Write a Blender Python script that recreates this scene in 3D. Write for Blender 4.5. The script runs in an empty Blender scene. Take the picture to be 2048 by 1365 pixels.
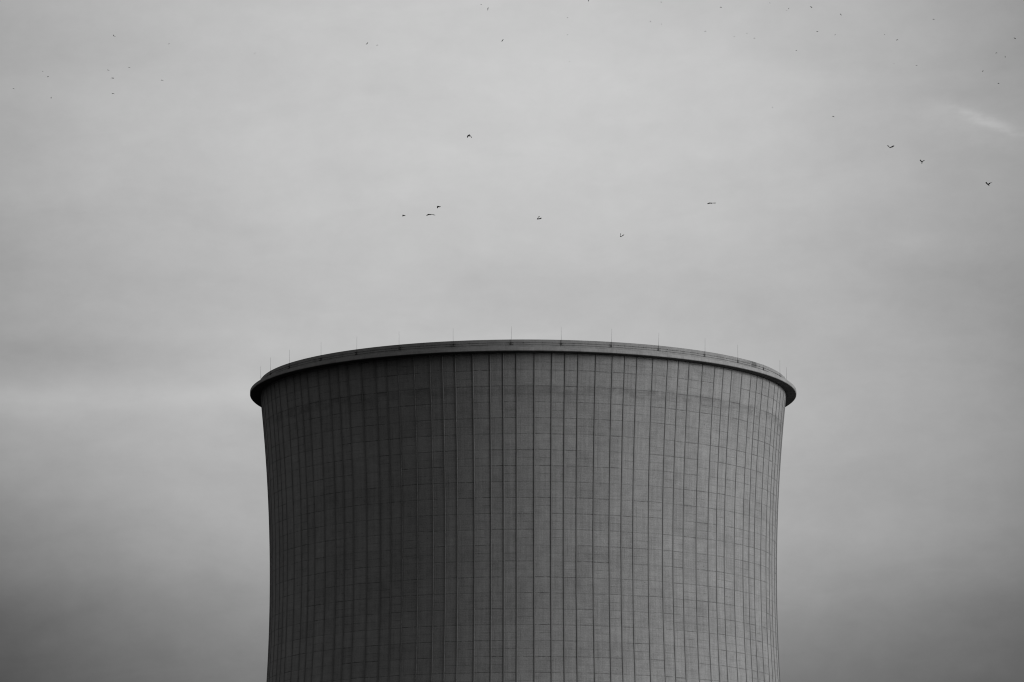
import bpy, bmesh, math, random
from mathutils import Vector, Matrix

scene = bpy.context.scene
R = math.radians
random.seed(7)

# ------------------------------------------------------------------ camera
F_PX = 9000.0                     # focal length in pixels of the 2048 px wide photograph
PITCH = 0.17505480821609318
CAM_Z = 1.7
cam_data = bpy.data.cameras.new("camera")
cam_data.sensor_width = 36.0
cam_data.lens = 36.0 * F_PX / 2048.0
cam_data.clip_start = 0.5
cam_data.clip_end = 60000.0
cam = bpy.data.objects.new("camera", cam_data)
cam.location = (0.0, 0.0, CAM_Z)
cam.rotation_euler = (math.pi / 2 + PITCH, 0.0, 0.0)
scene.collection.objects.link(cam)
scene.camera = cam

# ------------------------------------------------------------------ sun, exposure
SUN_EL = R(6.0)
SUN_AZ = R(106.0)                 # clockwise from +Y (the direction the camera looks in)
sun_data = bpy.data.lights.new("sun", 'SUN')
sun_data.energy = 1.5
sun_data.angle = R(31.0)
sun_data.color = (1.0, 1.0, 1.0)
sun = bpy.data.objects.new("sun", sun_data)
sd = Vector((math.sin(SUN_AZ) * math.cos(SUN_EL), math.cos(SUN_AZ) * math.cos(SUN_EL), math.sin(SUN_EL)))
sun.rotation_euler = (-sd).to_track_quat('-Z', 'Y').to_euler()
sun.location = (400, 300, 300)
scene.collection.objects.link(sun)

scene.view_settings.view_transform = 'Standard'
scene.view_settings.look = 'None'
scene.view_settings.exposure = 1.2
scene.view_settings.gamma = 1.0
scene.view_settings.use_curve_mapping = False
scene.cycles.filter_width = 1.15


# ------------------------------------------------------------------ node helper
class NT:
    def __init__(self, tree):
        self.t = tree
        tree.nodes.clear()

    def n(self, kind, **kw):
        nd = self.t.nodes.new(kind)
        for k, v in kw.items():
            setattr(nd, k, v)
        return nd

    def link(self, a, b):
        self.t.links.new(a, b)

    def set(self, sock, v):
        if isinstance(v, (int, float)):
            sock.default_value = v
        elif isinstance(v, tuple):
            sock.default_value = v
        else:
            self.link(v, sock)

    def m(self, op, a, b=0.0, c=0.0, clamp=False):
        nd = self.n('ShaderNodeMath', operation=op)
        nd.use_clamp = clamp
        self.set(nd.inputs[0], a)
        self.set(nd.inputs[1], b)
        self.set(nd.inputs[2], c)
        return nd.outputs[0]

    def ss(self, x, a, b, lo=0.0, hi=1.0):
        nd = self.n('ShaderNodeMapRange', interpolation_type='SMOOTHSTEP')
        self.set(nd.inputs['Value'], x)
        for k, v in (('From Min', a), ('From Max', b), ('To Min', lo), ('To Max', hi)):
            self.set(nd.inputs[k], v)
        return nd.outputs['Result']

    def xyz(self, x, y, z):
        nd = self.n('ShaderNodeCombineXYZ')
        self.set(nd.inputs[0], x)
        self.set(nd.inputs[1], y)
        self.set(nd.inputs[2], z)
        return nd.outputs[0]

    def noise(self, vec, scale, detail=3.0, rough=0.5, dist=0.0):
        nd = self.n('ShaderNodeTexNoise', noise_dimensions='3D')
        self.link(vec, nd.inputs['Vector'])
        nd.inputs['Scale'].default_value = scale
        nd.inputs['Detail'].default_value = detail
        nd.inputs['Roughness'].default_value = rough
        nd.inputs['Distortion'].default_value = dist
        return nd.outputs['Fac']

    def white(self, vec):
        nd = self.n('ShaderNodeTexWhiteNoise', noise_dimensions='3D')
        self.link(vec, nd.inputs['Vector'])
        return nd.outputs['Value']

    def curve(self, x, pts):
        """piecewise smooth curve through (x, y) points"""
        x0, x1 = pts[0][0], pts[-1][0]
        ys = [p[1] for p in pts]
        y0, y1 = min(ys), max(ys)
        nd = self.n('ShaderNodeFloatCurve')
        cu = nd.mapping.curves[0]
        P = [((px - x0) / (x1 - x0), (py - y0) / (y1 - y0)) for px, py in pts]
        while len(cu.points) < len(P):
            cu.points.new(0.5, 0.5)
        for cp, p in zip(cu.points, P):
            cp.location = p
            cp.handle_type = 'AUTO_CLAMPED'
        nd.mapping.update()
        t = self.m('DIVIDE', self.m('SUBTRACT', x, x0), x1 - x0, clamp=True)
        self.link(t, nd.inputs['Value'])
        return self.m('MULTIPLY_ADD', nd.outputs[0], y1 - y0, y0)

    def gauss(self, x, mu, sig):
        q = self.m('DIVIDE', self.m('SUBTRACT', x, mu), sig)
        return self.m('EXPONENT', self.m('MULTIPLY', self.m('MULTIPLY', q, q), -1.0))


# ------------------------------------------------------------------ sky (world)
world = bpy.data.worlds.new("World")
scene.world = world
world.use_nodes = True
w = NT(world.node_tree)
tc = w.n('ShaderNodeTexCoord')
sep = w.n('ShaderNodeSeparateXYZ')
w.link(tc.outputs['Generated'], sep.inputs[0])
dx, dy, dz = sep.outputs
DEG = 180.0 / math.pi
AZ = w.m('MULTIPLY', w.m('ARCTAN2', dx, dy), DEG)            # degrees, 0 = north (+Y)
EL = w.m('MULTIPLY', w.m('ARCSINE', dz), DEG)
# the overcast deck: pale in the north a few degrees up, heavier towards the horizon and to both sides
deck = w.curve(EL, [(2.0, 70), (4.5, 104), (5.8, 131), (6.7, 154), (7.3, 170), (7.9, 180), (8.64, 187), (9.4, 190),
                    (10.3, 188), (11.4, 193), (12.8, 199), (14.4, 197), (18.0, 180), (24.0, 150)])
low = w.ss(EL, 9.6, 5.6)
a2 = w.m('DIVIDE', w.m('POWER', w.m('ABSOLUTE', AZ), 2.1), 50.0)
lr = w.ss(AZ, -5.0, 5.0, 0.145, 0.20)
lowk = w.ss(AZ, -5.0, 5.0, 0.20, 0.04)
side = w.m('SUBTRACT', 1.0, w.m('MULTIPLY', a2, w.m('ADD', lr, w.m('MULTIPLY', low, lowk))))
side = w.m('SMOOTH_MAX', side, 0.60, 0.08)
V = w.m('MULTIPLY', deck, side)
V = w.m('SUBTRACT', V, w.m('MULTIPLY', w.m('MULTIPLY', w.gauss(AZ, 0.2, 2.6), w.gauss(EL, 10.1, 0.8)), 8.0))
# long soft bands of cloud, leaning a little, broken by mottling
warp = w.m('SUBTRACT', w.noise(w.xyz(w.m('MULTIPLY', AZ, 0.35), w.m('MULTIPLY', EL, 0.6), 12.0), 1.0, 3.0, 0.5), 0.5)
el_w = w.m('ADD', EL, w.m('MULTIPLY', warp, 1.1))
band_vec = w.xyz(w.m('MULTIPLY', AZ, 0.12), w.m('ADD', w.m('MULTIPLY', el_w, 0.8), w.m('MULTIPLY', AZ, 0.06)), 3.7)
b1 = w.m('SUBTRACT', w.noise(band_vec, 0.8, 5.0, 0.55, 0.3), 0.5)
band2 = w.xyz(w.m('MULTIPLY', AZ, 0.40), w.m('SUBTRACT', el_w, w.m('MULTIPLY', AZ, 0.10)), 9.1)
b2 = w.m('SUBTRACT', w.noise(band2, 1.5, 6.0, 0.6, 0.4), 0.5)
puff = w.m('SUBTRACT', w.noise(w.xyz(AZ, w.m('MULTIPLY', EL, 1.5), 1.3), 0.42, 8.0, 0.58), 0.5)
fine = w.m('SUBTRACT', w.noise(w.xyz(AZ, w.m('MULTIPLY', EL, 1.3), 21.0), 3.2, 6.0, 0.65), 0.5)
V = w.m('ADD', V, w.m('MULTIPLY', b1, w.ss(EL, 13.0, 10.5, 13.0, 24.0)))
V = w.m('ADD', V, w.m('MULTIPLY', b2, 11.0))
V = w.m('ADD', V, w.m('MULTIPLY', puff, 17.0))
V = w.m('ADD', V, w.m('MULTIPLY', fine, 7.0))
# a pale streak low in the west of the view with a darker one above it
ragged = w.m('ADD', 0.55, w.noise(w.xyz(w.m('MULTIPLY', AZ, 0.8), w.m('MULTIPLY', EL, 2.4), 5.0), 1.0, 4.0, 0.55))
st = w.m('MULTIPLY', w.gauss(w.m('ADD', EL, w.m('MULTIPLY', AZ, -0.02)), 9.38, 0.20), w.ss(AZ, -2.0, -4.2))
st = w.m('MULTIPLY', st, ragged)
V = w.m('ADD', V, w.m('MULTIPLY', st, 10.0))
st2 = w.m('MULTIPLY', w.gauss(EL, 9.85, 0.28), w.ss(AZ, -3.2, -5.6))
V = w.m('SUBTRACT', V, w.m('MULTIPLY', w.m('MULTIPLY', st2, ragged), 7.0))
# thin wisp high in the east of the view
wfib = w.noise(w.xyz(w.m('MULTIPLY', AZ, 2.2), w.m('MULTIPLY', EL, 5.0), 2.0), 1.0, 6.0, 0.65)
wl = w.m('ADD', EL, w.m('MULTIPLY', w.m('SUBTRACT', AZ, 6.05), 0.34))
wl = w.m('ADD', wl, w.m('MULTIPLY', w.m('SUBTRACT', wfib, 0.5), 0.22))
wbrk = w.ss(w.noise(w.xyz(w.m('MULTIPLY', AZ, 3.4), w.m('MULTIPLY', EL, 9.0), 6.0), 1.0, 3.0, 0.5), 0.15, 0.62)
wisp = w.m('MULTIPLY', w.m('MULTIPLY', w.gauss(wl, 12.80, 0.075), w.gauss(AZ, 6.18, 0.50)), wbrk)
wisp2 = w.m('MULTIPLY', w.gauss(wl, 12.66, 0.20), w.gauss(AZ, 5.95, 0.75))
V = w.m('ADD', V, w.m('MULTIPLY', wisp, 15.0))
V = w.m('ADD', V, w.m('MULTIPLY', w.m('MULTIPLY', wisp2, wfib), 11.0))
wisp3 = w.m('MULTIPLY', w.gauss(w.m('ADD', EL, w.m('MULTIPLY', w.m('SUBTRACT', AZ, 5.1), -0.15)), 11.22, 0.16), w.gauss(AZ, 5.1, 0.5))
V = w.m('ADD', V, w.m('MULTIPLY', w.m('MULTIPLY', wisp3, wfib), 7.0))
lin = w.m('POWER', w.m('DIVIDE', w.m('MAXIMUM', V, 5.0), 255.0), 2.2)

# everywhere else a heavy grey cloud deck over the clear sky's own light
sky = w.n('ShaderNodeTexSky', sky_type='NISHITA')
sky.sun_disc = False
sky.sun_elevation = SUN_EL
sky.sun_rotation = SUN_AZ
sky.altitude = 200.0
bw = w.n('ShaderNodeRGBToBW')
w.link(sky.outputs[0], bw.inputs[0])
heavy = w.m('MINIMUM', w.m('MULTIPLY', bw.outputs[0], 0.024), 0.05)
heavy = w.m('ADD', heavy, w.ss(EL, 0.0, 55.0, 0.02, 0.27))
win = w.m('MULTIPLY', w.ss(w.m('ABSOLUTE', AZ), 52.0, 14.0), w.ss(EL, 26.0, 15.5))
win = w.m('MULTIPLY', win, w.ss(EL, 1.0, 4.0))
mixn = w.n('ShaderNodeMix', data_type='FLOAT')
w.link(win, mixn.inputs[0])
w.link(heavy, mixn.inputs[2])
w.link(lin, mixn.inputs[3])
bg = w.n('ShaderNodeBackground')
bg.inputs['Strength'].default_value = 0.1
w.link(w.m('MULTIPLY', mixn.outputs[0], 10.0 / 2.0 ** 1.2), bg.inputs['Color'])      # 0.1 x this x 2^exposure = 1
wo = w.n('ShaderNodeOutputWorld')
w.link(bg.outputs[0], wo.inputs[0])

# ------------------------------------------------------------------ the tower's measures
TX, TY = 1.6450416433996181, 651.2310421845467      # axis
Z_LIP = 106.76066509015855 + CAM_Z                  # underside of the rim
HA, HB, HZ0 = 36.805, 0.1495565326224646, 77.85572008961256 + CAM_Z
LIFT = 2.2
LIFT0 = 104.34 + CAM_Z                              # first joint under the rim
PERIOD = 360.0 / 28.0
RIB_BASE = -1.52
RIB_OFF = (0.0, 3.73, 7.35, 10.09)
Z_BASE = 9.0


def shell_r(z):
    return math.sqrt(HA * HA + HB * (z - HZ0) ** 2)


def pol(r, a, z):
    """tower-local point; a in degrees, 0 = towards the camera, + = right"""
    return (r * math.sin(R(a)), -r * math.cos(R(a)), z)


# ------------------------------------------------------------------ materials
def new_mat(name):
    mt = bpy.data.materials.new(name)
    mt.use_nodes = True
    return mt, NT(mt.node_tree)


def finish(k, col, rough, bump=None, spec=0.2, metal=0.0):
    p = k.n('ShaderNodeBsdfPrincipled')
    k.set(p.inputs['Roughness'], rough)
    p.inputs['Specular IOR Level'].default_value = spec
    p.inputs['Metallic'].default_value = metal
    if isinstance(col, (int, float)):
        p.inputs['Base Color'].default_value = (col, col, col, 1)
    else:
        k.link(col, p.inputs['Base Color'])
    if bump is not None:
        b = k.n('ShaderNodeBump')
        b.inputs['Strength'].default_value = 1.0
        b.inputs['Distance'].default_value = 1.0
        k.link(bump, b.inputs['Height'])
        k.link(b.outputs[0], p.inputs['Normal'])
    o = k.n('ShaderNodeOutputMaterial')
    k.link(p.outputs[0], o.inputs[0])


def tower_coords(k):
    t = k.n('ShaderNodeTexCoord')
    s = k.n('ShaderNodeSeparateXYZ')
    k.link(t.outputs['Object'], s.inputs[0])
    x, y, z = s.outputs
    ang = k.m('MULTIPLY', k.m('ARCTAN2', x, k.m('MULTIPLY', y, -1.0)), DEG)
    return t.outputs['Object'], x, y, z, ang


# cast concrete shell: lifts, shuttering panels, joints, run-off streaks, a stained ring near the top
m_shell, k = new_mat("cast_concrete")
P, X, Y, Z, ANG = tower_coords(k)
u = k.m('DIVIDE', k.m('SUBTRACT', ANG, RIB_BASE), PERIOD)
ug = k.m('FLOOR', u)
fu = k.m('MULTIPLY', k.m('FRACT', u), PERIOD)
idx = k.m('ADD', k.m('GREATER_THAN', fu, RIB_OFF[1]), k.m('ADD', k.m('GREATER_THAN', fu, RIB_OFF[2]), k.m('GREATER_THAN', fu, RIB_OFF[3])))
pid = k.m('ADD', k.m('MULTIPLY', ug, 4.0), idx)
# distance right of the last rib, in metres
off = k.m('ADD', k.m('MULTIPLY', k.m('GREATER_THAN', fu, RIB_OFF[1]), RIB_OFF[1]),
          k.m('ADD', k.m('MULTIPLY', k.m('GREATER_THAN', fu, RIB_OFF[2]), RIB_OFF[2] - RIB_OFF[1]),
              k.m('MULTIPLY', k.m('GREATER_THAN', fu, RIB_OFF[3]), RIB_OFF[3] - RIB_OFF[2])))
M_DEG = 37.0 * math.pi / 180.0
wid = k.m('SUBTRACT', PERIOD, RIB_OFF[3])
nxt = k.m('ADD', k.m('MULTIPLY', k.m('LESS_THAN', fu, RIB_OFF[2]), 0.0), 0.0)
dR = k.m('MULTIPLY', k.m('SUBTRACT', fu, off), M_DEG)
# distance to the nearest rib on either side
dl = []
for q in (*RIB_OFF, PERIOD):
    dl.append(k.m('ABSOLUTE', k.m('SUBTRACT', fu, q)))
dn = dl[0]
for q in dl[1:]:
    dn = k.m('MINIMUM', dn, q)
dN = k.m('MULTIPLY', dn, M_DEG)
v = k.m('DIVIDE', k.m('SUBTRACT', LIFT0, Z), LIFT)
vw = k.m('ADD', v, k.m('MULTIPLY', k.m('SUBTRACT', k.white(k.xyz(pid, 7.0, 1.0)), 0.5), 0.035))
vid = k.m('FLOOR', vw)
fv = k.m('FRACT', vw)
jid = k.m('FLOOR', k.m('ADD', vw, 0.5))
r_panel = k.m('SUBTRACT', k.white(k.xyz(pid, vid, 0.5)), 0.5)
r_half = k.m('SUBTRACT', k.white(k.xyz(pid, k.m('FLOOR', k.m('MULTIPLY', vw, 2.0)), 8.5)), 0.5)
r_strip = k.m('SUBTRACT', k.white(k.xyz(pid, 0.0, 3.5)), 0.5)
r_lift = k.m('SUBTRACT', k.white(k.xyz(0.0, vid, 6.5)), 0.5)
arc = k.m('MULTIPLY', ANG, M_DEG)
surf = k.xyz(arc, Z, 0.0)
n_big = k.m('SUBTRACT', k.noise(surf, 0.16, 4.0, 0.55), 0.5)
n_mid = k.m('SUBTRACT', k.noise(surf, 0.9, 4.0, 0.6), 0.5)
n_fine = k.m('SUBTRACT', k.noise(surf, 5.0, 3.0, 0.6), 0.5)
streak = k.m('SUBTRACT', k.noise(k.xyz(k.m('MULTIPLY', arc, 2.6), k.m('MULTIPLY', Z, 0.10), 4.0), 1.0, 4.0, 0.6), 0.5)
board = k.m('SUBTRACT', k.noise(k.xyz(k.m('MULTIPLY', arc, 0.35), k.m('MULTIPLY', Z, 5.5), 2.0), 1.0, 2.0, 0.5), 0.5)
tone = 1.0
for f, amp in ((r_panel, 0.07), (r_half, 0.05), (r_strip, 0.06), (r_lift, 0.06), (n_big, 0.42), (n_mid, 0.46),
               (n_fine, 0.62), (streak, 0.52), (board, 0.36)):
    tone = k.m('ADD', tone, k.m('MULTIPLY', f, amp))
# joints between the lifts: dark, broken lines, differing panel by panel
along = k.noise(k.xyz(k.m('MULTIPLY', arc, 0.9), jid, 0.0), 1.0, 4.0, 0.65)
js = k.m('MULTIPLY', k.ss(along, 0.30, 0.56), k.m('MULTIPLY_ADD', k.white(k.xyz(pid, jid, 2.5)), 0.8, 0.2))
jd = k.m('MULTIPLY', k.m('ABSOLUTE', k.m('SUBTRACT', vw, jid)), LIFT)
jline = k.m('MULTIPLY', k.ss(jd, 0.095, 0.02), js)
# half-way shutter joints, only here and there
hd = k.m('MULTIPLY', k.m('ABSOLUTE', k.m('SUBTRACT', fv, 0.5)), LIFT)
hw = k.white(k.xyz(pid, vid, 4.5))
hline = k.m('MULTIPLY', k.ss(hd, 0.085, 0.02), k.m('MULTIPLY', k.ss(hw, 0.40, 0.9), k.ss(along, 0.40, 0.55)))
# shutter edge just right of each rib and grime in the angle beside the rib
eline = k.m('MULTIPLY', k.gauss(dR, 0.52, 0.045), k.ss(k.noise(k.xyz(pid, k.m('MULTIPLY', Z, 0.25), 0.0), 1.0, 2.0), 0.42, 0.66))
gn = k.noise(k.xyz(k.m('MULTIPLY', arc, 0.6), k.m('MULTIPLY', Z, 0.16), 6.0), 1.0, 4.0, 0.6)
left_grime = k.ss(ANG, -14.0, -34.0)                       # rib grime set wider and stronger on the left side
grime = k.m('MULTIPLY', k.ss(dN, k.m('ADD', k.m('MULTIPLY_ADD', gn, 0.55, 0.08), k.m('MULTIPLY', left_grime, 0.14)), 0.06),
            k.m('MULTIPLY', k.m('MULTIPLY_ADD', gn, 0.55, 0.15), k.m('MULTIPLY_ADD', left_grime, 1.3, 1.0)))
# pits and tie holes
vor = k.n('ShaderNodeTexVoronoi', feature='F1')
k.link(k.xyz(arc, Z, 0.0), vor.inputs['Vector'])
vor.inputs['Scale'].default_value = 0.42
pit = k.m('MULTIPLY', k.ss(vor.outputs['Distance'], 0.055, 0.02), 0.28)
# stained ring two lifts under the rim
wob = k.m('MULTIPLY', k.m('SUBTRACT', k.noise(k.xyz(k.m('MULTIPLY', arc, 0.35), 0.0, 8.0), 1.0, 4.0, 0.6), 0.5), 1.6)
zr = k.m('ADD', Z, wob)
ring = k.m('MULTIPLY', k.ss(zr, LIFT0 - 3.75, LIFT0 - 3.0), k.ss(zr, LIFT0 - 1.75, LIFT0 - 2.3))
ring = k.m('MULTIPLY', ring, k.ss(k.noise(k.xyz(k.m('MULTIPLY', arc, 0.5), k.m('MULTIPLY', Z, 0.9), 11.0), 1.0, 4.0, 0.62), 0.34, 0.62))
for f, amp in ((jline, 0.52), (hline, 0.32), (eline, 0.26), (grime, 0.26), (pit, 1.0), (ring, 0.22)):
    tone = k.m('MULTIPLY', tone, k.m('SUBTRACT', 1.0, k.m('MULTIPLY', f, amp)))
col = k.m('MULTIPLY', tone, 0.27)
hgt = k.m('ADD', k.m('MULTIPLY', n_fine, 0.02), k.m('ADD', k.m('MULTIPLY', jline, -0.02), k.m('MULTIPLY', r_half, 0.0)))
finish(k, col, 0.92, hgt, 0.15)

# ribs: the same concrete, plain and streaked
m_rib, k = new_mat("rib_concrete")
P, X, Y, Z, ANG = tower_coords(k)
arc = k.m('MULTIPLY', ANG, M_DEG)
n1 = k.m('SUBTRACT', k.noise(k.xyz(arc, k.m('MULTIPLY', Z, 0.35), 0.0), 1.0, 4.0, 0.65), 0.5)
n2 = k.m('SUBTRACT', k.noise(k.xyz(k.m('MULTIPLY', arc, 6.0), k.m('MULTIPLY', Z, 2.5), 0.0), 1.0, 3.0, 0.6), 0.5)
col = k.m('MULTIPLY', k.m('ADD', 1.0, k.m('ADD', k.m('MULTIPLY', n1, 0.5), k.m('MULTIPLY', n2, 0.35))), 0.195)
finish(k, col, 0.92, None, 0.15)


# rim and parapet: weathered concrete with run-off stains; one patched spot
def rim_mat(name, base, patch):
    mt, k = new_mat(name)
    P, X, Y, Z, ANG = tower_coords(k)
    arc = k.m('MULTIPLY', ANG, 39.0 * math.pi / 180.0)
    n1 = k.m('SUBTRACT', k.noise(k.xyz(k.m('MULTIPLY', arc, 0.6), k.m('MULTIPLY', Z, 1.2), 1.0), 1.0, 4.0, 0.62), 0.5)
    n2 = k.m('SUBTRACT', k.noise(k.xyz(k.m('MULTIPLY', arc, 4.0), k.m('MULTIPLY', Z, 1.0), 5.0), 1.0, 3.0, 0.6), 0.5)
    n3 = k.m('SUBTRACT', k.noise(k.xyz(k.m('MULTIPLY', arc, 0.9), k.m('MULTIPLY', Z, 6.0), 5.0), 1.0, 3.0, 0.6), 0.5)
    seg = k.m('SUBTRACT', k.white(k.xyz(k.m('FLOOR', k.m('DIVIDE', arc, 2.55)), 0.0, 0.0)), 0.5)
    t = 1.0
    for f, a in ((n1, 0.75), (n2, 0.45), (n3, 0.40), (seg, 0.10)):
        t = k.m('ADD', t, k.m('MULTIPLY', f, a))
    jt = k.ss(k.m('ABSOLUTE', k.m('SUBTRACT', k.m('FRACT', k.m('DIVIDE', arc, 2.55)), 0.5)), 0.485, 0.5)
    t = k.m('MULTIPLY', t, k.m('SUBTRACT', 1.0, k.m('MULTIPLY', jt, 0.25)))
    if patch:
        pz = k.m('MULTIPLY', k.ss(Z, Z_LIP + 1.02, Z_LIP + 1.14), 1.0)
        pa = k.m('MULTIPLY', k.ss(ANG, 57.0, 57.25), k.ss(ANG, 59.3, 59.0))
        t = k.m('MULTIPLY', t, k.m('SUBTRACT', 1.0, k.m('MULTIPLY', k.m('MULTIPLY', pz, pa), 0.42)))
        spot = k.m('MULTIPLY', k.gauss(ANG, 56.9, 2.4), k.ss(k.noise(k.xyz(k.m('MULTIPLY', arc, 2.2), k.m('MULTIPLY', Z, 2.2), 3.0), 1.0, 3.0, 0.6), 0.46, 0.62))
        t = k.m('MULTIPLY', t, k.m('SUBTRACT', 1.0, k.m('MULTIPLY', spot, 0.45)))
    finish(k, k.m('MULTIPLY', t, base), 0.92, None, 0.15)
    return mt


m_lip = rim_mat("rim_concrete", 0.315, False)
m_soffit = rim_mat("dark_soffit_concrete", 0.11, False)  # rim concrete set much darker for the underside
m_par = rim_mat("parapet_concrete", 0.265, True)

m_steel, k = new_mat("dark_steel")
P, X, Y, Z, ANG = tower_coords(k)
n1 = k.noise(P, 6.0, 3.0, 0.6)
finish(k, k.m('MULTIPLY_ADD', n1, 0.03, 0.02), 0.6, None, 0.3, 0.3)

m_bird, k = new_mat("dark_feathers")
P, X, Y, Z, ANG = tower_coords(k)
n1 = k.noise(P, 30.0, 3.0, 0.6)
finish(k, k.m('MULTIPLY_ADD', n1, 0.015, 0.006), 0.75, None, 0.1)

m_ground, k = new_mat("dark_field")
P, X, Y, Z, ANG = tower_coords(k)
n1 = k.noise(P, 0.03, 5.0, 0.6)
n2 = k.noise(P, 1.5, 4.0, 0.6)
finish(k, k.m('ADD', k.m('MULTIPLY', n1, 0.016), k.m('MULTIPLY', n2, 0.012)), 0.95, None, 0.1)


# ------------------------------------------------------------------ object helpers
def obj(name, bm, mat, parent=None, smooth=True):
    me = bpy.data.meshes.new(name)
    bmesh.ops.recalc_face_normals(bm, faces=bm.faces)
    bm.to_mesh(me)
    bm.free()
    me.materials.append(mat)
    if smooth:
        for p in me.polygons:
            p.use_smooth = True
    o = bpy.data.objects.new(name, me)
    scene.collection.objects.link(o)
    if parent:
        o.parent = parent
    return o


def add_box(bm, c, sx, sy, sz, rot=0.0):
    mat = Matrix.Translation(c) @ Matrix.Rotation(rot, 4, 'Z') @ Matrix.Diagonal((sx, sy, sz, 1))
    bmesh.ops.create_cube(bm, size=1.0, matrix=mat)


def add_tube(bm, p0, p1, r0, r1=None, seg=8):
    p0, p1 = Vector(p0), Vector(p1)
    r1 = r0 if r1 is None else r1
    d = p1 - p0
    mat = Matrix.Translation((p0 + p1) / 2) @ d.to_track_quat('Z', 'Y').to_matrix().to_4x4()
    bmesh.ops.create_cone(bm, cap_ends=True, segments=seg, radius1=r0, radius2=r1, depth=d.length, matrix=mat)


def add_lathe(bm, prof, seg, closed=False):
    """revolve a (radius, height) profile about the tower axis"""
    rings = []
    for r, z in prof:
        rings.append([bm.verts.new(pol(r, 360.0 * i / seg, z)) for i in range(seg)])
    n = len(prof)
    for j in range(n if closed else n - 1):
        a, b = rings[j], rings[(j + 1) % n]
        for i in range(seg):
            bm.faces.new((a[i], a[(i + 1) % seg], b[(i + 1) % seg], b[i]))


# ------------------------------------------------------------------ ground
bm = bmesh.new()
bmesh.ops.create_circle(bm, cap_ends=True, segments=96, radius=30000.0)
g = obj("ground", bm, m_ground, None, False)
g['kind'] = 'structure'

# ------------------------------------------------------------------ cooling tower
tower = bpy.data.objects.new("cooling_tower", None)
tower.location = (TX, TY, 0.0)
scene.collection.objects.link(tower)
tower['label'] = "huge pale concrete cooling tower with ribbed waisted shell and overhanging rim"
tower['category'] = "cooling tower"

# shell, hollow, 0.3 m thick
bm = bmesh.new()
zs = []
z = Z_BASE
while z < Z_LIP + 0.1:
    zs.append(z)
    z += 1.1
zs.append(Z_LIP + 0.12)
outer = [(shell_r(z), z) for z in zs]
inner = [(shell_r(z) - 0.3, z) for z in reversed(zs)]
add_lathe(bm, outer + inner, 448, True)
shell = obj("shell", bm, m_shell, tower)
md = shell.modifiers.new("edge", 'EDGE_SPLIT')
md.split_angle = R(40)

# rim slab that overhangs the shell all round
bm = bmesh.new()
add_lathe(bm, [(38.33, Z_LIP), (39.94, Z_LIP), (40.0, Z_LIP + 0.06), (40.0, Z_LIP + 0.47), (39.98, Z_LIP + 0.48),
               (38.33, Z_LIP + 0.50)], 360, True)
rim = obj("rim", bm, m_lip, tower)
md = rim.modifiers.new("edge", 'EDGE_SPLIT')
md.split_angle = R(30)

# underside of the rim, its colour set darker to deepen the black band there
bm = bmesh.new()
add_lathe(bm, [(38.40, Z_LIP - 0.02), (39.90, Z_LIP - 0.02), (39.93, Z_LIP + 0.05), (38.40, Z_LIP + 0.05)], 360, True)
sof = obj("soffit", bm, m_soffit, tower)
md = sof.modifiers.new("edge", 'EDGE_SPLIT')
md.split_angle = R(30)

# parapet wall on the rim
Z_PAR = 108.58 + CAM_Z
bm = bmesh.new()
add_lathe(bm, [(38.60, Z_LIP + 0.40), (38.60, Z_PAR - 0.03), (38.57, Z_PAR), (38.25, Z_PAR), (38.22, Z_PAR - 0.03),
               (38.22, Z_LIP + 0.40)], 360, True)
par = obj("parapet", bm, m_par, tower)
md = par.modifiers.new("edge", 'EDGE_SPLIT')
md.split_angle = R(30)

# ribs cast on the shell: a hundred one by one, the last dozen at the back in one piece
RIB_W0, RIB_W1, RIB_H = 0.080, 0.050, 0.054


def add_rib(bm, a):
    zr = []
    z = Z_BASE + 0.2
    while z < Z_LIP - 1.5:
        zr.append(z)
        z += 2.2
    zr.append(Z_LIP + 0.02)
    rows = []
    for z in zr:
        r = shell_r(z)
        j = random.uniform(-0.012, 0.012)
        c = Vector(pol(1.0, a, 0.0))
        t = Vector((math.cos(R(a)), math.sin(R(a)), 0.0))
        row = []
        for s, h in ((-RIB_W0, -0.06), (-RIB_W1, RIB_H), (RIB_W1, RIB_H), (RIB_W0, -0.06)):
            row.append(bm.verts.new(c * (r + h) + t * (s + j) + Vector((0, 0, z))))
        rows.append(row)
    for p, q in zip(rows, rows[1:]):
        for i in range(3):
            bm.faces.new((p[i], p[i + 1], q[i + 1], q[i]))
    bm.faces.new(rows[0])
    bm.faces.new(list(reversed(rows[-1])))


rib_angles = []
for g_ in range(28):
    for o_ in RIB_OFF:
        a = (RIB_BASE + g_ * PERIOD + o_ + 180.0) % 360.0 - 180.0
        rib_angles.append(a)
rib_angles.sort(key=abs)
for a in rib_angles[:100]:
    bm = bmesh.new()
    add_rib(bm, a)
    obj("rib", bm, m_rib, shell, False)
bm = bmesh.new()
for a in rib_angles[100:]:
    add_rib(bm, a)
back = obj("ribs", bm, m_rib, shell, False)
back['kind'] = 'stuff'

# raking columns that carry the shell over the air inlet
for i in range(28):
    for s in (-1, 1):
        bm = bmesh.new()
        a0 = (i + 0.5) * PERIOD
        p0 = pol(50.5, a0, 0.0)
        p1 = pol(shell_r(Z_BASE) - 0.15, a0 + s * PERIOD * 0.46, Z_BASE + 0.15)
        add_tube(bm, p0, p1, 0.42, 0.38, 10)
        obj("support_column", bm, m_rib, tower)

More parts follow.
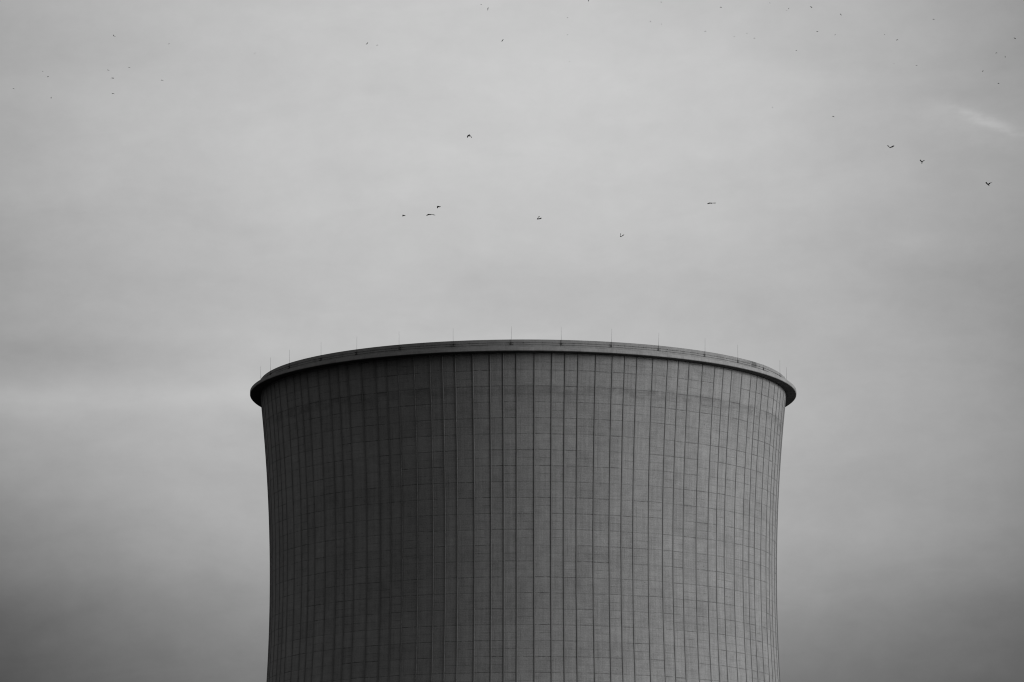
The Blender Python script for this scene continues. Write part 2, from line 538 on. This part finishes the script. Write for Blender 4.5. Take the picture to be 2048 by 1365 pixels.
# lightning conductor wires round the parapet, held by small clips
for hz, step in ((108.12 + CAM_Z, 1.6), (107.83 + CAM_Z, 0.0)):
    bm = bmesh.new()
    rr, rt = 38.63, 0.015
    seg = 720
    rings = []
    for i in range(seg):
        a = 360.0 * i / seg
        sag = 0.012 * math.sin(R(a * 41.0)) + 0.008 * math.sin(R(a * 97.0))
        rings.append([bm.verts.new(pol(rr + rt * math.cos(R(60 * q)), a, hz + sag + rt * math.sin(R(60 * q)))) for q in range(6)])
    for i in range(seg):
        A, B = rings[i], rings[(i + 1) % seg]
        for q in range(6):
            bm.faces.new((A[q], A[(q + 1) % 6], B[(q + 1) % 6], B[q]))
    if step:
        a = 0.0
        while a < 360.0:
            add_box(bm, pol(38.615, a, hz), 0.07, 0.06, random.uniform(0.04, 0.09), R(a))
            a += step * random.uniform(0.7, 1.3)
    obj("conductor_wire", bm, m_steel, tower)

# lightning rods on the parapet
rods = [-82.03, -70.35, -59.69, -47.67, -37.21, -26.69, -14.68, -2.65, 7.70, 18.31, 29.03, 41.16, 51.66, 62.36, 73.30, 83.11,
        94.2, 105.0, 116.2, 126.9, 137.7, 149.4, 159.8, 170.4, -178.6, -167.9, -157.3, -145.4, -134.8, -124.1, -112.6, -93.2]
rod_len = {62.36: 0.12}
lean = {18.31: 0.06, -2.65: 0.10, 29.03: 0.09, -14.68: -0.02, 41.16: 0.04}
for a in rods:
    top = Z_PAR + rod_len.get(a, 1.86 + random.uniform(-0.06, 0.06))
    zb = 107.80 + CAM_Z
    bm = bmesh.new()
    t = Vector((math.cos(R(a)), math.sin(R(a)), 0.0))
    b0 = Vector(pol(38.645, a, zb))
    b1 = Vector(pol(38.645, a, top)) + t * lean.get(a, random.uniform(-0.03, 0.03))
    mid = b0.lerp(b1, 0.45)
    add_tube(bm, b0, mid, 0.018, 0.015, 8)
    add_tube(bm, mid, b1, 0.013, 0.008, 8)
    rod = obj("lightning_rod", bm, m_steel, tower)
    bm = bmesh.new()
    sgn = random.choice((-1, 1))
    for hz in (108.12 + CAM_Z, 107.84 + CAM_Z):
        for dx_ in (0.0, 0.26 * sgn):
            aa = a + dx_ / 38.6 * DEG
            add_box(bm, pol(38.635, aa, hz), 0.12, 0.10, 0.09, R(a))
    for hz in (108.12 + CAM_Z, 107.84 + CAM_Z):
        add_box(bm, pol(38.655, a + 0.13 * sgn / 38.6 * DEG, hz), 0.36, 0.04, 0.035, R(a))
    add_box(bm, pol(38.655, a, 107.98 + CAM_Z), 0.07, 0.05, 0.34, R(a))
    obj("bracket", bm, m_steel, rod, False)


# ------------------------------------------------------------------ birds
CP, SP = math.cos(PITCH), math.sin(PITCH)


def at(px, py, dist):
    """point seen at a pixel of the 2048 px photograph, dist metres along the view axis"""
    x = (px - 1024.0) / F_PX * dist
    vv = (682.5 - py) / F_PX * dist
    return Vector((x, dist * CP - vv * SP, CAM_Z + dist * SP + vv * CP))


BODY = ((0.50, .006, .006), (0.45, .022, .022), (0.41, .066, .070), (0.35, .082, .086), (0.28, .086, .090), (0.18, .120, .125),
        (0.00, .135, .138), (-0.16, .105, .105), (-0.28, .058, .052), (-0.34, .060, .026), (-0.54, .130, .014))


def bird_mesh(name, axis, up, length, wings, twist=0.0, chord_k=1.0):
    """one continuous mesh: a tapering body with head, beak and tail, wings drawn out of its flanks.
    wings: ((wrist, tip), (wrist, tip)) as offsets from the shoulder; twist turns the wing's chord out of the body's axis"""
    b = Vector(axis).normalized()
    s = b.cross(Vector(up)).normalized()
    n = s.cross(b).normalized()
    bm = bmesh.new()
    rings = []
    for t, hw, hh in BODY:
        rings.append([bm.verts.new((b * t + s * hw * math.cos(R(45 * q + 22.5)) + n * hh * math.sin(R(45 * q + 22.5))) * length)
                      for q in range(8)])
    holes = []
    for j in range(len(rings) - 1):
        A, B = rings[j], rings[j + 1]
        for q in range(8):
            if j == 5 and q in (7, 3):
                holes.append((q, (A[q], A[(q + 1) % 8], B[(q + 1) % 8], B[q])))
                continue
            bm.faces.new((A[q], A[(q + 1) % 8], B[(q + 1) % 8], B[q]))
    bm.faces.new(rings[0])
    bm.faces.new(list(reversed(rings[-1])))
    pair = {}
    for q, loop in holes:
        pair[q] = sum((v_.co for v_ in loop), Vector()) / 4
    for q, loop in holes:
        c0 = pair[q]
        # the wing drawn out of the right flank is the one whose tip lies on that side
        side = s if q == 7 else -s
        w0, w1 = wings
        wrist, tip = (w0 if (Vector(w0[1]) - Vector(w1[1])).dot(side) > 0 else w1)
        wrist, tip = Vector(wrist), Vector(tip)
        prev = loop
        span = [(wrist * 0.45, 0.42, .050), (wrist, 0.42, .042), (wrist.lerp(tip, 0.5), 0.34, .030), (tip, 0.14, .012)]
        lead = [0.02, 0.08, 0.02, -0.10]
        tw = [0.4, 0.8, 1.0, 1.1]
        pts = [c0] + [c0 + p for p, _, _ in span]
        for i, (p, chord, th) in enumerate(span):
            chord *= chord_k
            d = (pts[i + 1] - pts[i]).normalized()
            nn = b.cross(d)
            if nn.length < 1e-3:
                nn = n.copy()
            nn.normalize()
            if nn.dot(loop[1].co - loop[0].co) < 0:
                nn = -nn
            ang = twist * tw[i]
            ch = b * math.cos(ang) + nn * math.sin(ang)
            nt = nn * math.cos(ang) - b * math.sin(ang)
            o_ = c0 + p + ch * lead[i] * length * 0.6
            new = [bm.verts.new(o_ + ch * chord * length * 0.5 - nt * th * length),
                   bm.verts.new(o_ + ch * chord * length * 0.5 + nt * th * length),
                   bm.verts.new(o_ - ch * chord * length * 0.5 + nt * th * length * 0.5),
                   bm.verts.new(o_ - ch * chord * length * 0.5 - nt * th * length * 0.5)]
            for e in range(4):
                bm.faces.new((prev[e], prev[(e + 1) % 4], new[(e + 1) % 4], new[e]))
            prev = new
        bm.faces.new(prev)
    bmesh.ops.recalc_face_normals(bm, faces=bm.faces)
    me = bpy.data.meshes.new(name)
    bm.to_mesh(me)
    bm.free()
    me.materials.append(m_bird)
    for p in me.polygons:
        p.use_smooth = True
    return me


FLOCK = "dark birds scattered across the sky above the tower"


def bird(me, px, py, dist, label, scale=1.0, rot=(0, 0, 0)):
    o = bpy.data.objects.new("bird", me)
    o.location = at(px, py, dist)
    o.scale = (scale,) * 3
    o.rotation_euler = rot
    scene.collection.objects.link(o)
    o['label'] = label
    o['category'] = "bird"
    o['group'] = FLOCK
    return o


def posed(px, py, dist, axis, left, right, label, span_px=8.6, up=(0, 0, 1), length=0.52, twist=0.6, chord_k=1.1, lift=0.07):
    """left, right: wing tips in photograph pixels (x right, y up) from the body, third value the sign of the depth"""
    mpp = dist / F_PX
    ws = []
    for (wx, wy, sg) in (left, right):
        dep = math.sqrt(max(0.0, span_px ** 2 - wx * wx - wy * wy)) * sg
        tip = Vector((wx, dep, wy)) * mpp
        bend = Vector((0, 0, lift * span_px * mpp))
        ws.append((tip * 0.46 + bend, tip))
    me = bird_mesh("bird", axis, up, length, ws, twist, chord_k)
    return bird(me, px, py, dist, label)


# the ten larger birds, each in its own pose (axis: where the head points; x right, y away, z up)
posed(939.2, 271.2, 560, (-.05, -.95, .30), (-4.2, -3.6, 1), (3.3, -4.4, 1),
      "bird with both wings swept down in an arrowhead, highest over the tower's left half", 7.6)
posed(1076.2, 438.2, 520, (-.55, -.75, -.30), (3.9, 6.2, 1), (6.6, 0.2, -1),
      "banking bird heading left, wings swept back, just right of the tower's centre", 8.4, (0.2, 0, 1))
posed(1241.8, 473.6, 560, (-.35, -.90, -.25), (0.8, 7.6, 1), (5.8, 2.8, -1),
      "bird with one wing straight up and one out right, lowest above the rim", 8.6, (0.2, 0, 1), .48)
posed(1423.4, 406.9, 540, (.20, -.97, -.05), (-8.0, -0.7, 1), (7.6, 0.9, 1),
      "gliding bird with long level wings, right of all birds over the tower", 8.2, (0, 0, 1), .50, .5, 1.1, .03)
posed(1780.2, 295.4, 530, (-.15, -.85, -.35), (-4.2, 5.2, 1), (7.4, 3.4, 1),
      "flapping bird with wings raised unevenly, leftmost of the three at the far right", 7.6)
posed(1844.0, 324.6, 580, (.0, -.80, .55), (-3.9, 2.5, -1), (4.5, 2.5, -1),
      "stubby bird with raised wings and tail down, middle of the three at the far right", 7.0, (0, 0, 1), .50)
posed(1976.4, 369.6, 520, (-.45, -.75, .35), (-3.2, 5.2, 1), (6.8, 3.4, -1),
      "bird with a thick curved right wing, nearest the right edge under the wisp of cloud", 8.4, (0, 0, 1), .54)
posed(877.4, 413.6, 640, (-.65, -.70, .20), (-2.0, -2.0, 1), (3.6, -1.6, -1),
      "compact bird just above the level gliding one, in the left group of three", 6.4, (0, 0, 1), .54)
posed(807.3, 431.2, 680, (-.75, -.60, .25), (-1.2, -1.0, 1), (3.2, -2.2, -1),
      "small hunched bird, leftmost of the three over the tower's left shoulder", 6.2, (0, 0, 1), .50)
posed(861.7, 429.6, 540, (.10, -.98, -.05), (-8.2, -1.7, 1), (7.8, -0.8, 1),
      "gliding bird with drooping wings, lowest of the left group of three", 8.4, (0, 0, 1), .50, .5, 1.1, .05)

# the far birds: three poses, copied
L0 = 0.42
me_dot = bird_mesh("bird", (.45, -.88, .10), (0, 0, 1), L0,
                   (((-.16, .05, .05), (-.24, .22, -.02)), ((.14, .10, .04), (.20, .28, -.05))))
me_side = bird_mesh("bird", (.62, -.30, .78), (-.6, 0, .6), L0,
                    (((-.10, .10, -.04), (-.22, .20, -.26)), ((.02, .16, .02), (-.10, .30, -.20))))
me_flap = bird_mesh("bird", (-.80, -.60, -.05), (0, 0, 1), L0,
                    (((-.06, -.18, .10), (.05, -.42, .14)), ((.05, .18, .10), (.10, .42, .12))))
FAR = [
    (27.0, 177.8, 1650, 'd', "tiny bird closest to the left edge of the photo"),
    (85.0, 143.0, 2300, 'd', "faint speck of a bird, topmost of the four nearest the left edge"),
    (95.6, 154.0, 1600, 'd', "tiny bird just below the faint topmost speck near the left edge"),
    (102.0, 196.6, 1250, 'f', "dark tiny bird, lowest of the four nearest the left edge"),
    (228.5, 72.8, 1250, 'f', "small dark bird, highest of all at the upper left"),
    (337.5, 88.5, 1250, 'd', "small bird farthest right in the upper left group, level with the topmost"),
    (258.0, 135.4, 1300, 'd', "bird just right of the near-vertical line of three at the upper left"),
    (216.0, 140.7, 1250, 'd', "topmost bird of the near-vertical line of three at the upper left"),
    (225.0, 156.7, 1050, 'd', "middle bird of the near-vertical line of three at the upper left"),
    (225.5, 187.8, 1050, 'd', "lowest bird of the near-vertical line of three at the upper left"),
    (324.0, 161.0, 1150, 'd', "small bird at the lower right of the upper left group"),
    (509.6, 107.2, 2100, 'f', "lone faint bird in empty sky right of the upper left group"),
    (734.5, 87.0, 880, 's', "small slanted bird, left one of the close pair left of top centre"),
    (754.0, 91.0, 1250, 'd', "round dot of a bird, right one of the close pair left of top centre"),
    (962.4, 9.5, 2100, 'd', "faint speck of a bird beside the steep slanted bird at the top edge"),
    (976.0, 17.3, 860, 's2', "steeply slanted small bird close to the top edge near the centre"),
    (1005.3, 80.9, 820, 's', "slanted small bird below the steep one near the top centre"),
    (1177.3, 0.6, 950, 's2', "bird cut through by the top edge right of the centre"),
    (1134.7, 35.9, 2000, 'd', "top bird of the faint vertical column of three right of top centre"),
    (1135.0, 70.3, 1700, 'd', "middle and darkest bird of the faint vertical column right of top centre"),
    (1138.8, 124.0, 2900, 'd', "barely visible bird, lowest of the faint vertical column right of top centre"),
    (1322.8, 4.9, 1800, 'f', "tiny bird at the top edge straight above two faint specks"),
    (1300.7, 43.0, 2000, 'd', "faint bird, upper left one of two specks under a bird at the top edge"),
    (1322.8, 49.2, 2500, 'f', "faint smudge of a bird, lower right one of two specks under another"),
    (1441.5, 15.0, 1250, 'd', "round dark bird near the top edge with nothing close around it"),
    (1539.8, 6.5, 1900, 'd', "faint bird nearest the top edge, up left of a touching pair"),
    (1577.0, 18.1, 1800, 'f', "upper and darker bird of the touching pair at the upper right"),
    (1573.0, 21.0, 2300, 'd', "lower and fainter bird of the touching pair at the upper right"),
    (1622.4, 14.6, 1100, 'd', "darkest round bird near the top edge, right of the touching pair"),
    (1682.3, 30.4, 1400, 'f', "small dark bird right of and below the darkest one near the top edge"),
    (1410.2, 63.1, 1700, 'd', "leftmost of four small birds in a loose row at the upper right"),
    (1468.6, 73.8, 2300, 'd', "second from left in the loose row of four, very faint"),
    (1493.7, 67.5, 2100, 'f', "third from left in the loose row of four, slightly raised and faint"),
    (1508.5, 76.8, 1650, 'd', "rightmost and darkest bird of the loose row of four"),
    (1634.5, 63.5, 1400, 'd', "darker left bird of the level pair under the darkest round one"),
    (1670.0, 70.5, 1800, 'f', "fainter right bird of the level pair under the darkest round one"),
    (1592.5, 101.6, 1900, 'd', "small bird by itself below the level pair at the upper right"),
    (1544.7, 215.0, 2400, 'd', "faint bird all alone well below the other specks at the upper right"),
    (1666.3, 233.4, 1300, 'd', "dark dot of a bird up left of the three larger birds at the right"),
    (1867.0, 39.0, 1650, 'd', "bird highest in the top right corner with none near it"),
    (1769.3, 69.8, 2100, 'f', "faint left bird of the uneven pair left of the top right corner"),
    (1794.0, 80.4, 1250, 'd', "dark right bird of the uneven pair left of the top right corner"),
    (1788.0, 128.0, 2900, 'f', "barely visible bird directly below the uneven pair"),
    (1833.0, 131.5, 1400, 'd', "dark dot right of the barely visible bird below the uneven pair"),
    (2029.9, 77.0, 1050, 's3', "slanted bird nearest the right edge in the top right corner"),
    (1992.6, 106.4, 1600, 'd', "left bird of the close pair under the slanted one by the right edge"),
    (2010.5, 114.8, 1500, 'f', "right bird of the close pair under the slanted one by the right edge"),
    (1965.5, 143.5, 1450, 'f', "bird down left of the close pair near the right edge"),
    (1997.2, 167.2, 1450, 'd', "lowest tiny bird near the right edge, above the wisp of cloud"),
]
first = {}
for i, (px, py, dist, kind, label) in enumerate(FAR):
    rnd = random.Random(i * 13 + 5)
    me = {'d': me_dot, 'f': me_flap}.get(kind, me_side)
    rot = (rnd.uniform(-.3, .3), rnd.uniform(-.35, .35), rnd.uniform(-.6, .6))
    if kind == 's':
        rot = (0.0, 0.0, 0.1)
    elif kind == 's2':
        rot = (0.0, R(-25), 0.0)
    elif kind == 's3':
        rot = (0.0, R(85), 0.0)
    if me.name not in first:
        first[me.name] = bird(me, px, py, dist * 0.84, label, 1.0, rot)
    else:
        o = first[me.name].copy()
        scene.collection.objects.link(o)
        o.location = at(px, py, dist * 0.84)
        o.rotation_euler = rot
        o['label'] = label
